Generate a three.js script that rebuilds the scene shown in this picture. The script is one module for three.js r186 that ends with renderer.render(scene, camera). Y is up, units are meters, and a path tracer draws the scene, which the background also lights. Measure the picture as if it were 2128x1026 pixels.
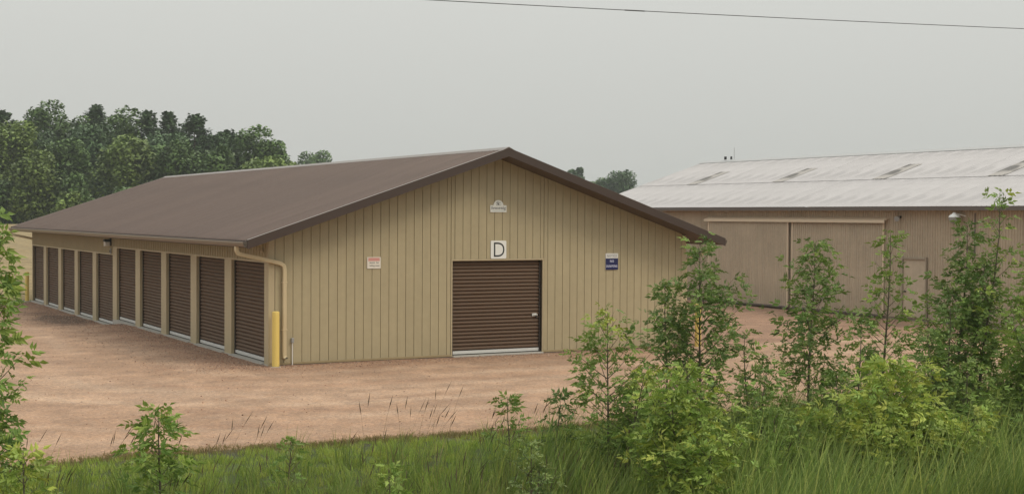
import * as THREE from 'three';
import { mergeGeometries } from 'three/addons/utils/BufferGeometryUtils.js';

// ---------------------------------------------------------------- camera, sky, sun, exposure
const scene = new THREE.Scene();
const camera = new THREE.PerspectiveCamera(19.93, 2128 / 1026, 0.1, 4000);
camera.position.set(-11.446, 3.82, 33.922);
camera.rotation.order = 'YXZ';
camera.rotation.set(-0.02204, -0.4971, 0.0054);
scene.add(camera);

const renderer = new THREE.WebGLRenderer({ antialias: true });
renderer.setSize(1024, 493);
renderer.toneMapping = THREE.LinearToneMapping;
renderer.toneMappingExposure = 1.3;
renderer.shadowMap.enabled = true;

{ // pale, hazy, overcast sky: made much brighter towards the zenith to put more light on walls and ground
  const w = 64, h = 256, d = new Float32Array(w * h * 4);
  for (let j = 0; j < h; j++) {
    const el = (j + 0.5) / h * Math.PI - Math.PI / 2, s = Math.max(0, Math.sin(el));
    const k = (1 + 1.45 * s) / 1.3;
    for (let i = 0; i < w; i++) { const o = (j * w + i) * 4; d[o] = 0.534 * k; d[o + 1] = 0.54 * k; d[o + 2] = 0.514 * k; d[o + 3] = 1; }
  }
  const t = new THREE.DataTexture(d, w, h, THREE.RGBAFormat, THREE.FloatType);
  t.mapping = THREE.EquirectangularReflectionMapping; t.magFilter = THREE.LinearFilter; t.minFilter = THREE.LinearFilter; t.needsUpdate = true;
  scene.background = t; scene.environment = t;
}
const sun = new THREE.DirectionalLight(0xfff3e0, 1.15);
sun.position.set(8 + 45, 75, 0 + 55); sun.target.position.set(8, 0, 0);
sun.castShadow = true; sun.shadow.radius = 36; sun.shadow.mapSize.set(2048, 2048);
Object.assign(sun.shadow.camera, { left: -60, right: 60, top: 60, bottom: -60, near: 1, far: 260 });
scene.add(sun, sun.target);
scene.fog = new THREE.FogExp2(0xc5cbc8, 0.0004);

// ---------------------------------------------------------------- helpers
function rng(seed) { let a = seed >>> 0; return () => { a = (a + 0x6D2B79F5) | 0; let t = Math.imul(a ^ (a >>> 15), 1 | a); t = (t + Math.imul(t ^ (t >>> 7), 61 | t)) ^ t; return ((t ^ (t >>> 14)) >>> 0) / 4294967296; }; }
const V = (x, y, z) => new THREE.Vector3(x, y, z);
const clamp = (x, a = 0, b = 1) => Math.min(b, Math.max(a, x));
const ss = (x) => { x = clamp(x); return x * x * (3 - 2 * x); };
function hash(i, j) { let n = Math.imul(i, 374761393) + Math.imul(j, 668265263); n = Math.imul(n ^ (n >>> 13), 1274126177); return ((n ^ (n >>> 16)) >>> 0) / 4294967296; }
function noise(x, y, per = 0) {
  const i = Math.floor(x), j = Math.floor(y), u = ss(x - i), v = ss(y - j);
  const m = per ? (a) => ((a % per) + per) % per : (a) => a;
  const a = hash(m(i), m(j)), b = hash(m(i + 1), m(j)), c = hash(m(i), m(j + 1)), d = hash(m(i + 1), m(j + 1));
  return a + (b - a) * u + (c - a) * v + (a - b - c + d) * u * v;
}
const fbm = (x, y, o = 4) => { let s = 0, a = 0.5, t = 0; for (let k = 0; k < o; k++) { s += a * noise(x + k * 17.3, y - k * 9.1); t += a; a *= 0.5; x *= 2.03; y *= 2.03; } return s / t; };
const used = {};
function numbered(n) { const k = used[n] = (used[n] ?? -1) + 1; return k ? `${n}_${String(k).padStart(3, '0')}` : n; }
function part(name, geo, mat, parent) {
  const m = new THREE.Mesh(geo, mat); m.name = name; m.castShadow = m.receiveShadow = true; parent.add(m); return m;
}
function tag(o, label, category, group, kind) { o.userData.label = label; o.userData.category = category; if (group) o.userData.group = group; if (kind) o.userData.kind = kind; return o; }
function thing(name, label, category, pos = [0, 0, 0], group) {
  const g = new THREE.Group(); g.name = numbered(name); g.position.set(...pos); scene.add(g); return tag(g, label, category, group);
}
function structure(name, geo, mat, label) { const m = part(numbered(name), geo, mat, scene); m.userData.kind = 'structure'; if (label) m.userData.label = label; m.userData.category = name.replace(/_/g, ' ').split(' ').slice(-2).join(' '); return m; }
function geoFrom(pos, opts = {}) {
  const g = new THREE.BufferGeometry(); g.setAttribute('position', new THREE.Float32BufferAttribute(pos, 3));
  if (opts.col) g.setAttribute('color', new THREE.Float32BufferAttribute(opts.col, 3));
  if (opts.uv) g.setAttribute('uv', new THREE.Float32BufferAttribute(opts.uv, 2));
  if (opts.index) g.setIndex(opts.index);
  g.computeVertexNormals(); return g;
}
function metreUV(g) { // uv in metres by the dominant axis of each face
  const p = g.attributes.position, n = g.attributes.normal, uv = new Float32Array(p.count * 2);
  for (let i = 0; i < p.count; i++) {
    const ax = Math.abs(n.getX(i)), ay = Math.abs(n.getY(i)), az = Math.abs(n.getZ(i));
    if (ay > ax && ay > az) { uv[2 * i] = p.getX(i); uv[2 * i + 1] = p.getZ(i); } else if (ax > az) { uv[2 * i] = p.getZ(i); uv[2 * i + 1] = p.getY(i); } else { uv[2 * i] = p.getX(i); uv[2 * i + 1] = p.getY(i); }
  }
  g.setAttribute('uv', new THREE.BufferAttribute(uv, 2)); return g;
}
function box(x0, x1, y0, y1, z0, z1, c = 0.006) { // box with chamfered edges
  const s = new THREE.Shape(); const w = x1 - x0, h = y1 - y0, d = z1 - z0; c = Math.min(c, w / 4, h / 4, d / 4);
  s.moveTo(c, c); s.lineTo(w - c, c); s.lineTo(w - c, h - c); s.lineTo(c, h - c); s.closePath();
  const g = new THREE.ExtrudeGeometry(s, { depth: d - 2 * c, bevelEnabled: true, bevelThickness: c, bevelSize: c, bevelSegments: 1 });
  g.translate(x0, y0, z0 + c); return metreUV(g);
}
function poly(pts, z0, z1) { const g = new THREE.ExtrudeGeometry(new THREE.Shape(pts.map((p) => new THREE.Vector2(...p))), { depth: z1 - z0, bevelEnabled: false }); g.translate(0, 0, z0); return metreUV(g); }
function cyl(r0, r1, a, b, n = 10) { // tapered cylinder from a to b
  const d = b.clone().sub(a), g = new THREE.CylinderGeometry(r1, r0, d.length(), n, 1);
  g.applyQuaternion(new THREE.Quaternion().setFromUnitVectors(V(0, 1, 0), d.clone().normalize()));
  g.translate((a.x + b.x) / 2, (a.y + b.y) / 2, (a.z + b.z) / 2); return g;
}
function taper(pts, r0, r1, n = 5) { // tapered tube through points
  const pos = [], idx = []; let u = V(1, 0, 0.01);
  pts.forEach((p, i) => {
    const t = pts[Math.min(i + 1, pts.length - 1)].clone().sub(pts[Math.max(i - 1, 0)]).normalize();
    u = u.clone().addScaledVector(t, -u.dot(t)).normalize(); const v = t.clone().cross(u), r = r0 + (r1 - r0) * i / (pts.length - 1);
    for (let k = 0; k < n; k++) { const a = k / n * 2 * Math.PI; const q = p.clone().addScaledVector(u, r * Math.cos(a)).addScaledVector(v, r * Math.sin(a)); pos.push(q.x, q.y, q.z); }
    if (i) for (let k = 0; k < n; k++) { const a = (i - 1) * n + k, b = (i - 1) * n + (k + 1) % n; idx.push(a, b, a + n, b, b + n, a + n); }
  });
  return geoFrom(pos, { index: idx });
}
function sweep(points, w, h, seg = 40) { // rectangular pipe with rounded bends
  const c = new THREE.CatmullRomCurve3(points, false, 'catmullrom', 0.15), P = c.getPoints(seg), pos = []; let up = V(0, 0, 1);
  const prof = [[-1, -0.7], [-0.7, -1], [0.7, -1], [1, -0.7], [1, 0.7], [0.7, 1], [-0.7, 1], [-1, 0.7]];
  const rings = P.map((p, i) => {
    const t = P[Math.min(i + 1, seg)].clone().sub(P[Math.max(i - 1, 0)]).normalize();
    up = up.clone().addScaledVector(t, -up.dot(t)).normalize(); const s = t.clone().cross(up);
    return prof.map(([a, b]) => p.clone().addScaledVector(s, a * w / 2).addScaledVector(up, b * h / 2));
  });
  for (let i = 0; i < rings.length - 1; i++) for (let k = 0; k < 8; k++) {
    const a = rings[i][k], b = rings[i][(k + 1) % 8], c2 = rings[i + 1][k], d = rings[i + 1][(k + 1) % 8];
    for (const q of [a, b, c2, b, d, c2]) pos.push(q.x, q.y, q.z);
  }
  return metreUV(geoFrom(pos));
}
// ribbed sheet: o corner, u along the sheet, v up the sheet, n outwards; U metres wide, top(s) gives the height at s
function ribbed(o, u, v, n, U, top, pitch, rw, rh, phase = 0.5) {
  const cuts = [[0, 0]];
  for (let s = phase * pitch; s < U; s += pitch) for (const [ds, h] of [[-rw, 0], [-rw * 0.45, rh], [rw * 0.45, rh], [rw, 0]]) { const q = s + ds; if (q > 0.001 && q < U - 0.001) cuts.push([q, h]); }
  cuts.push([U, 0]);
  const T = typeof top === 'function' ? top : () => top, pos = [], uv = [];
  const at = (s, t, h) => o.clone().addScaledVector(u, s).addScaledVector(v, t).addScaledVector(n, h);
  for (let i = 0; i < cuts.length - 1; i++) {
    const [s0, h0] = cuts[i], [s1, h1] = cuts[i + 1];
    const a = at(s0, 0, h0), b = at(s1, 0, h1), c = at(s1, T(s1), h1), d = at(s0, T(s0), h0);
    for (const [q, s, t] of [[a, s0, 0], [b, s1, 0], [c, s1, T(s1)], [a, s0, 0], [c, s1, T(s1)], [d, s0, T(s0)]]) { pos.push(q.x, q.y, q.z); uv.push(s, t); }
  }
  return geoFrom(pos, { uv });
}

// ---------------------------------------------------------------- materials
function texture(size, fn, srgb = true, repeatMetres = 1) {
  const d = new Uint8Array(size * size * 4);
  for (let j = 0; j < size; j++) for (let i = 0; i < size; i++) { const c = fn(i / size, j / size, i, j), o = (j * size + i) * 4; d[o] = clamp(c[0]) * 255; d[o + 1] = clamp(c[1]) * 255; d[o + 2] = clamp(c[2]) * 255; d[o + 3] = 255; }
  const t = new THREE.DataTexture(d, size, size); t.wrapS = t.wrapT = THREE.RepeatWrapping; t.magFilter = THREE.LinearFilter; t.minFilter = THREE.LinearMipmapLinearFilter; t.generateMipmaps = true;
  t.repeat.set(1 / repeatMetres, 1 / repeatMetres); if (srgb) t.colorSpace = THREE.SRGBColorSpace; t.needsUpdate = true; return t;
}
const pn = (x, y, f, o = 4) => { let s = 0, a = 0.5, t = 0; for (let k = 0; k < o; k++) { s += a * noise(x * f, y * f, f); t += a; a *= 0.5; f *= 2; } return s / t; };
// painted steel: faint rain streaks and dust, nearly white so that the colour comes from the material
const steelTex = texture(512, (x, y) => { const k = 0.945 + 0.04 * (pn(x, y, 6) - 0.5) + 0.02 * (noise(x * 90, y * 5, 90) - 0.5) + 0.03 * (pn(x + 0.3, y, 40, 2) - 0.5); return [k, k * 0.995, k * 0.985]; }, true, 4.7);
const roofTex = texture(512, (x, y) => { const k = 0.92 + 0.07 * (pn(x, y, 5) - 0.5) + 0.07 * (noise(x * 64, y * 3, 64) - 0.5); return [k, k, k * 0.99]; }, true, 5.3);
const rgb = (r, g, b) => new THREE.Color().setRGB(r, g, b);
const std = (c, roughness = 0.6, o = {}) => new THREE.MeshStandardMaterial({ color: c, roughness, side: THREE.DoubleSide, ...o });
const tan = [0.99, 1.0, 1.01].map((k) => std(rgb(0.445 * k, 0.38 * k, 0.242 * k), 0.55, { map: steelTex }));
const tanTrim = std(rgb(0.49, 0.41, 0.265), 0.55, { map: steelTex });
const tanDark = std(rgb(0.36, 0.285, 0.16), 0.6, { map: steelTex });
const spoutMat = std(rgb(0.56, 0.46, 0.29), 0.42);
const brownRoof = [0.95, 1, 1.05].map((k) => std(rgb(0.145 * k, 0.098 * k, 0.082 * k), 0.5, { map: roofTex }));
const brownTrim = std(rgb(0.048, 0.029, 0.021), 0.6);
const ridgeMat = std(rgb(0.2, 0.17, 0.15), 0.35);
const soffitMat = std(rgb(0.095, 0.065, 0.042), 0.7);
const gutterMat = std(rgb(0.17, 0.13, 0.095), 0.42);
const doorMat = std(rgb(0.11, 0.066, 0.039), 0.75);
const guideMat = std(rgb(0.035, 0.024, 0.018), 0.5);
const galv = std(rgb(0.55, 0.55, 0.53), 0.45);
const concrete = std(rgb(0.4, 0.38, 0.34), 0.9);
const darkMetal = std(rgb(0.02, 0.02, 0.022), 0.5);
const greyMetal = std(rgb(0.3, 0.3, 0.3), 0.45);
const whitePaint = std(rgb(0.72, 0.72, 0.7), 0.5);
const yellow = std(rgb(0.72, 0.54, 0.15), 0.55);
const inside = std(rgb(0.03, 0.03, 0.03), 0.9);

// ---------------------------------------------------------------- terrain
function H(x, z) {
  let y = -0.26 * ss((-z - 14.5) / 4) * ss((7 - x) / 4) * ss((z + 60) / 20);
  y += 2.3 * clamp((-z - 42) / 105) + 1.3 * ss((-z - 145) / 20);
  if (z > 12) y -= 0.75 * ss((z - 12.2) / 4.2) - 2.05 * ss((z - 19.5) / 7.5);
  return y + 0.03 * (fbm(x * 0.4, z * 0.4, 3) - 0.5);
}
const edge = (x, z) => 11.9 + 0.7 * (fbm(x * 0.35 + 5, 3.1, 4) - 0.5) + 0.25 * (noise(x * 2.2, z * 1.5) - 0.5);
function lotInside(x, z) { // metres inside the gravel
  return Math.min(edge(x, z) - z, z + 33.5 + 1.5 * (fbm(x * 0.3, 7, 3) - 0.5), 58 - x, x + 60);
}
const fieldInside = (x, z) => Math.min(-35 + 1.2 * (fbm(x * 0.3, 2, 3) - 0.5) - z, z + 147, x + 160, 230 - x);
function sheet(xs, zs, fy, fc) {
  const pos = [], col = [], uv = [], idx = [], n = xs.length;
  for (const z of zs) for (const x of xs) { pos.push(x, fy(x, z), z); uv.push(x, z); const c = fc(x, z); col.push(c[0], c[1], c[2]); }
  for (let j = 0; j < zs.length - 1; j++) for (let i = 0; i < n - 1; i++) { const a = j * n + i, b = a + 1, c = a + n, d = c + 1; idx.push(a, c, b, b, c, d); }
  return geoFrom(pos, { col, uv, index: idx });
}
function range(a, b, s) { const r = []; for (let v = a; v < b - 1e-6; v += s) r.push(v); r.push(b); return r; }
const mix = (a, b, t) => [a[0] + (b[0] - a[0]) * t, a[1] + (b[1] - a[1]) * t, a[2] + (b[2] - a[2]) * t];
const soilTex = texture(512, (x, y, i, j) => { const k = 0.72 + 0.3 * (pn(x, y, 8) - 0.5) + 0.25 * (hash(i, j) - 0.5) + 0.2 * (noise(x * 160, y * 160, 160) - 0.5); return [k, k, k]; }, true, 3.1);
{ // ground sheet out to the horizon
  const xs = [-1800, -900, -450, -250, -160, -100, -70, ...range(-50, 70, 1), 90, 120, 160, 230, 350, 600, 1000, 1800];
  const zs = [-1800, -1200, -800, -500, -350, -250, -210, ...range(-185, -60, 5), ...range(-56, 8, 1.5), ...range(9, 30, 0.35), 34, 40, 50, 80, 200, 600, 1500];
  structure('ground', sheet(xs, zs, (x, z) => H(x, z) - (lotInside(x, z) > 1 && z > -30 ? 0.05 : 0), (x, z) => {
    const n = fbm(x * 0.5, z * 0.5, 3);
    if (z > 26.5) return mix([0.06, 0.06, 0.055], [0.09, 0.085, 0.08], n);
    if (z > 11) return mix(mix([0.2, 0.15, 0.095], [0.14, 0.19, 0.045], ss((z - edge(x, z) - 0.1) / 0.7)), [0.05, 0.07, 0.02], n * 0.6);
    return mix([0.09, 0.14, 0.04], [0.16, 0.19, 0.06], n);
  }), std(0xffffff, 0.95, { vertexColors: true, map: soilTex }), 'green and brown ground under the grass beyond the gravel');
}
{ // gravel lot
  const stone = texture(1024, (x, y, i, j) => {
    const grain = hash(i >> 1, j >> 1), fine = hash(i + 911, j), k = 0.76 + 0.17 * (pn(x, y, 10, 3) - 0.5) + 0.2 * (pn(x, y, 128, 2) - 0.5) + 0.16 * (fine - 0.5) - (grain > 0.965 ? 0.2 : 0) + (grain < 0.03 ? 0.16 : 0);
    const r = noise(x * 64, y * 64, 64) - 0.5; return [k * (1 + 0.03 * r), k, k * (1 - 0.04 * r)];
  }, true, 5.7);
  const bump = texture(512, (x, y, i, j) => { const k = 0.4 + 0.35 * (pn(x, y, 64, 2)) + 0.25 * hash(i >> 1, j >> 1); return [k, k, k]; }, false, 2.3);
  const xs = [-60, -55, -50, -45, ...range(-40, -14.5, 1.5), ...range(-13, 30, 0.25), 32, 35, 40, 50, 58.5];
  const zs = [-35, -34.5, ...range(-34, -20, 0.5), ...range(-19.75, 13, 0.25)];
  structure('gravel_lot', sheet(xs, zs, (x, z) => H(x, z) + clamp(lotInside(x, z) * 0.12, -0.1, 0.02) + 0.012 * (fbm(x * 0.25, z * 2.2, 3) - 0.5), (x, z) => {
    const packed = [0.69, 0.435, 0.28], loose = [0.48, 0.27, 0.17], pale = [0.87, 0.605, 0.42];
    const sd = Math.hypot(Math.min(x, 0), Math.max(z, 0)), along = fbm(sd * 1.5 + 3, (x + z) * 0.06, 4), wob = 0.5 * (fbm((x + z) * 0.12, 4, 3) - 0.5);
    let c = mix(packed, pale, ss((along - 0.42) * 2.6) * 0.45);
    for (const t of [3.6, 5.3, 7.4, 9.1]) c = mix(c, pale, Math.exp(-(((sd + wob - t) / 0.3) ** 2)) * 0.75 * ss(fbm((x + z) * 0.2 + t, t, 3) * 2.2 - 0.5)); // wheel tracks of fine dust
    for (const t of [4.45, 6.3, 8.25, 10.2]) c = mix(c, loose, Math.exp(-(((sd + wob - t) / 0.2) ** 2)) * 0.42 * ss(fbm((x + z) * 0.3 + t, 9 + t, 3) * 2.4 - 0.6)); // loose stones thrown between them
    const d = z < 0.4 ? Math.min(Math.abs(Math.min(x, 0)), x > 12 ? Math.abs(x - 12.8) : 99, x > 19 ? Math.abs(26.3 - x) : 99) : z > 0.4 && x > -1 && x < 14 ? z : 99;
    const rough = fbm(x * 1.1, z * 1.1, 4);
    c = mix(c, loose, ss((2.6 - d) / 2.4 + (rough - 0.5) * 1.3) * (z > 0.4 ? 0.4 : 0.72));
    c = mix(c, loose, ss((rough - 0.58) * 5) * 0.13);
    c = mix(c, [0.4, 0.22, 0.13], ss((fbm(x * 0.8 + 3, z * 2.4 + 9, 4) - 0.66) * 8) * 0.35);
    const wet = Math.hypot((x + 0.9) / 1.0, (z + 21.5) / 3.6); // damp mud beside the low slab
    c = mix(c, [0.12, 0.08, 0.055], ss((1.15 - wet) * 1.4 + (rough - 0.5) * 2) * 0.75);
    c = mix(c, [0.3, 0.22, 0.12], ss((0.5 - lotInside(x, z)) * 1.6 + (rough - 0.5) * 1.6) * 0.6);
    return c;
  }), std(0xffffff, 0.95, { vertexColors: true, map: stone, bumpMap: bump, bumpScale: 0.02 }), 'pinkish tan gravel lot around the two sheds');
}
{ // ripe crop field behind
  const xs = [-160, -120, -80, -50, ...range(-30, 60, 2), 80, 120, 170, 230], zs = range(-150, -34, 1.5);
  structure('crop_field', sheet(xs, zs, (x, z) => H(x, z) + clamp(fieldInside(x, z) * 0.12, -0.12, 0.3) + 0.12 * (fbm(x * 0.8, z * 0.8, 3) - 0.5), (x, z) => {
    return mix([0.5, 0.36, 0.16], [0.62, 0.47, 0.24], fbm(x * 0.15, z * 0.3, 4));
  }), std(0xffffff, 0.95, { vertexColors: true, map: soilTex }), 'ripe tan crop field behind the storage building');
}

// ---------------------------------------------------------------- the storage building
const W = 12.786, L = 33.74, E = 3.175, R = 5.605, A = 0.8, B = 0.832, S = (R - E) / (W / 2 + A);
const roofY = (x) => x < W / 2 ? E + S * (x + A) : R - S * (x - W / 2);
const under = (x) => roofY(x) - 0.17;
const D0 = 5.138, D1 = 7.924, DH = 2.6;
const shed = thing('storage_building', 'long tan steel storage building with brown gable roof and brown roll-up doors', 'building');

{ // front gable wall with one siding panel after another
  const s = new THREE.Shape([[0, -0.4], [D0, -0.4], [D0, DH], [D1, DH], [D1, -0.4], [W, -0.4], [W, under(W)], [W / 2, under(W / 2)], [0, under(0)]].map((p) => new THREE.Vector2(...p)));
  const g = new THREE.ExtrudeGeometry(s, { depth: 0.12, bevelEnabled: false }); g.translate(0, 0, -0.152);
  const wall = part('front_wall', metreUV(g), tanDark, shed);
  const panelGeo = (x0, x1, yb, topFn) => {
    const c = 0.008, zb = -0.036, pr = [[x0, zb], [x0, -c], [x0 + c, 0], [x1 - c, 0], [x1, -c], [x1, zb]], pos = [], uv = [];
    const quad = (a, b, c2, d) => { for (const q of [a, b, c2, a, c2, d]) { pos.push(...q); uv.push(q[0] + q[2], q[1]); } };
    for (let i = 0; i < 5; i++) { const [xa, za] = pr[i], [xb, zc] = pr[i + 1]; quad([xa, yb, za], [xb, yb, zc], [xb, topFn(xb), zc], [xa, topFn(xa), za]); }
    quad([x0, yb, zb], [x1, yb, zb], [x1 - c, yb, 0], [x0 + c, yb, 0]);
    return geoFrom(pos, { uv });
  };
  const r = rng(11), pw = 0.2405, gap = 0.008, x00 = 0.155;
  const piece = (x0, x1, yb, tf) => { if (x1 - x0 > 0.03) part('siding_panel', panelGeo(x0, x1, yb, tf), tan[Math.floor(r() * 3)], wall); };
  for (let k = 0; k * pw + x00 < W - 0.16; k++) {
    const x0 = x00 + k * pw + gap, x1 = Math.min(x00 + (k + 1) * pw, W - 0.15), tf = (x) => under(x) - 0.004;
    if (x0 > W / 2 - pw && x0 < W / 2 && x1 > W / 2) { piece(x0, x1, DH + 0.05, (x) => Math.min(under(x), under(W / 2)) - 0.004); continue; }
    if (x1 < D0 - 0.03 || x0 > D1 + 0.03) piece(x0, x1, 0.09, tf);
    else if (x0 > D0 - 0.05 && x1 < D1 + 0.05) piece(x0, x1, DH + 0.05, tf);
    else if (x0 < D0) { piece(x0, D0 - 0.05, 0.09, tf); piece(Math.max(x0, D0 - 0.04), x1, DH + 0.05, tf); }
    else { piece(x0, Math.min(x1, D1 + 0.04), DH + 0.05, tf); piece(D1 + 0.05, x1, 0.09, tf); }
  }
  part('base_trim', box(0.02, D0 - 0.02, 0.03, 0.088, -0.02, 0.012), tanDark, wall);
  part('base_trim', box(D1 + 0.02, W - 0.02, 0.03, 0.088, -0.02, 0.012), tanDark, wall);
  part('door_trim', box(D0 - 0.045, D0, 0.02, DH, -0.15, 0.014), tanTrim, wall);
  part('door_trim', box(D1, D1 + 0.045, 0.02, DH, -0.15, 0.014), tanTrim, wall);
  part('door_trim', box(D0 - 0.045, D1 + 0.045, DH + 0.002, DH + 0.046, -0.15, 0.018), tanTrim, wall);
}
// floor slab, two levels
part('floor_slab', box(-0.03, W, -0.45, 0.035, -17.2, -0.02), concrete, shed);
part('floor_slab', box(-0.03, W, -0.7, -0.225, -L, -17.205), concrete, shed);

// corner trims
for (const [x, z, sx, sz] of [[0, 0, 1, -1], [W, 0, -1, -1], [0, -L, 1, 1], [W, -L, -1, 1]]) {
  const y0 = z ? -0.28 : -0.05, t = under(0) - 0.006, w = 0.15;
  const pts = [[-0.008, -0.008], [w, -0.008], [w, 0.01], [0.012, 0.01], [0.012, w], [-0.008, w]];
  const s = new THREE.Shape(pts.map(([a, b]) => new THREE.Vector2(sx * a, -sz * b)));
  const g = new THREE.ExtrudeGeometry(s, { depth: t - y0, bevelEnabled: false }); g.rotateX(-Math.PI / 2); g.translate(x, y0, z);
  part('corner_trim', metreUV(g), tanTrim, shed);
}

// roll-up doors
const PITCH = 0.1;
function slatGeo(w) {
  const pr = [[0, -0.03], [0.008, -0.028], [0.022, 0.002], [0.045, 0.014], [0.068, 0.012], [0.086, -0.004], [0.096, -0.028], [0.1, -0.03]], pos = [], idx = [];
  for (const [y, z] of pr) pos.push(0, y, z, w, y, z);
  for (let i = 0; i < pr.length - 1; i++) { const a = i * 2; idx.push(a, a + 1, a + 2, a + 1, a + 3, a + 2); }
  return geoFrom(pos, { index: idx });
}
function rollDoor(w, h, slat, latchX, labelText) { // local: x along the width, y up, z outwards
  const d = new THREE.Group(); d.name = 'rollup_door'; shed.add(d); if (labelText) d.userData.label = labelText;
  const n = Math.floor((h - 0.17) / PITCH), y0 = 0.165;
  for (let k = 0; k <= n; k++) { const m = part('slat', slat, doorMat, d); m.position.set(0, y0 + k * PITCH, 0); }
  part('bottom_bar', box(0.01, w - 0.01, 0.075, 0.16, -0.02, 0.024), galv, d);
  part('guide', box(0, 0.055, 0.04, h, -0.03, 0.04), guideMat, d);
  part('guide', box(w - 0.055, w, 0.04, h, -0.03, 0.04), guideMat, d);
  if (labelText) part('latch', mergeGeometries([box(latchX - 0.07, latchX + 0.07, 1.04, 1.12, 0.014, 0.035), box(latchX - 0.02, latchX + 0.09, 1.065, 1.095, 0.035, 0.06)]), galv, d);
  if (labelText) part('lock', box(latchX + 0.04, latchX + 0.075, 0.99, 1.06, 0.03, 0.055), darkMetal, d);
  return d;
}
{
  const w = D1 - D0 - 0.006, d = rollDoor(w, DH - 0.003, slatGeo(w), w - 0.2, 'wide brown roll-up door in the gable wall'); d.position.set(D0 + 0.003, 0, -0.11);
  part('door_sill', box(D0 + 0.002, D1 - 0.002, -0.1, 0.05, -0.13, 0.1), concrete, shed);
}
const P0 = 0.355, PD = 3.392, OW = 2.77, STEP = -0.26, REC = 0.12;
{
  const slat = slatGeo(OW - 0.006);
  for (let i = 0; i < 10; i++) {
    const zr = -P0 - i * PD, zl = zr - OW, dy = i < 5 ? 0 : STEP;
    const d = rollDoor(OW - 0.006, DH - 0.003, slat, 0.22); d.rotation.y = -Math.PI / 2; d.position.set(REC, dy, zl + 0.003);
    part('door_apron', box(-0.09, 0.1, dy - 0.2, dy + 0.05, zl + 0.002, zr - 0.002), concrete, shed);
    const last = i === 9;
    part('door_post', box(-0.004, 0.2, dy - 0.12, DH + (i < 5 ? 0 : STEP), last ? -L + 0.01 : zl - (PD - OW), zl), tanTrim, shed);
  }
  part('door_post', box(-0.002, 0.2, -0.12, DH, -P0, -0.16), tanTrim, shed);
  part('header_trim', box(-0.012, 0.1, DH + 0.001, DH + 0.05, -17.2, -0.16), tanTrim, shed);
  part('header_trim', box(-0.012, 0.1, DH + STEP + 0.001, DH + STEP + 0.05, -L + 0.02, -17.202), tanTrim, shed);
  // ribbed steel above the doors
  part('header_siding', ribbed(V(0, DH + 0.05, -0.15), V(0, 0, -1), V(0, 1, 0), V(-1, 0, 0), 17.05, under(0) - DH - 0.055, 0.2286, 0.026, 0.03), tan[1], shed);
  part('header_siding', ribbed(V(0, DH + STEP + 0.05, -17.2), V(0, 0, -1), V(0, 1, 0), V(-1, 0, 0), L - 17.2, under(0) - DH - STEP - 0.055, 0.2286, 0.026, 0.03), tan[1], shed);
  part('header_beam', box(0.012, 0.2, DH + 0.06, under(0) - 0.01, -L + 0.03, -0.16), tanDark, shed);
  part('side_wall', ribbed(V(W, -0.3, -0.15), V(0, 0, -1), V(0, 1, 0), V(1, 0, 0), L - 0.3, under(W) + 0.295, 0.2286, 0.026, 0.03), tan[1], shed);
  part('rear_wall', ribbed(V(0.15, -0.5, -L), V(1, 0, 0), V(0, 1, 0), V(0, 0, -1), W - 0.3, (s) => under(s + 0.15) + 0.495, 0.2286, 0.026, 0.03), tan[1], shed);
}
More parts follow.
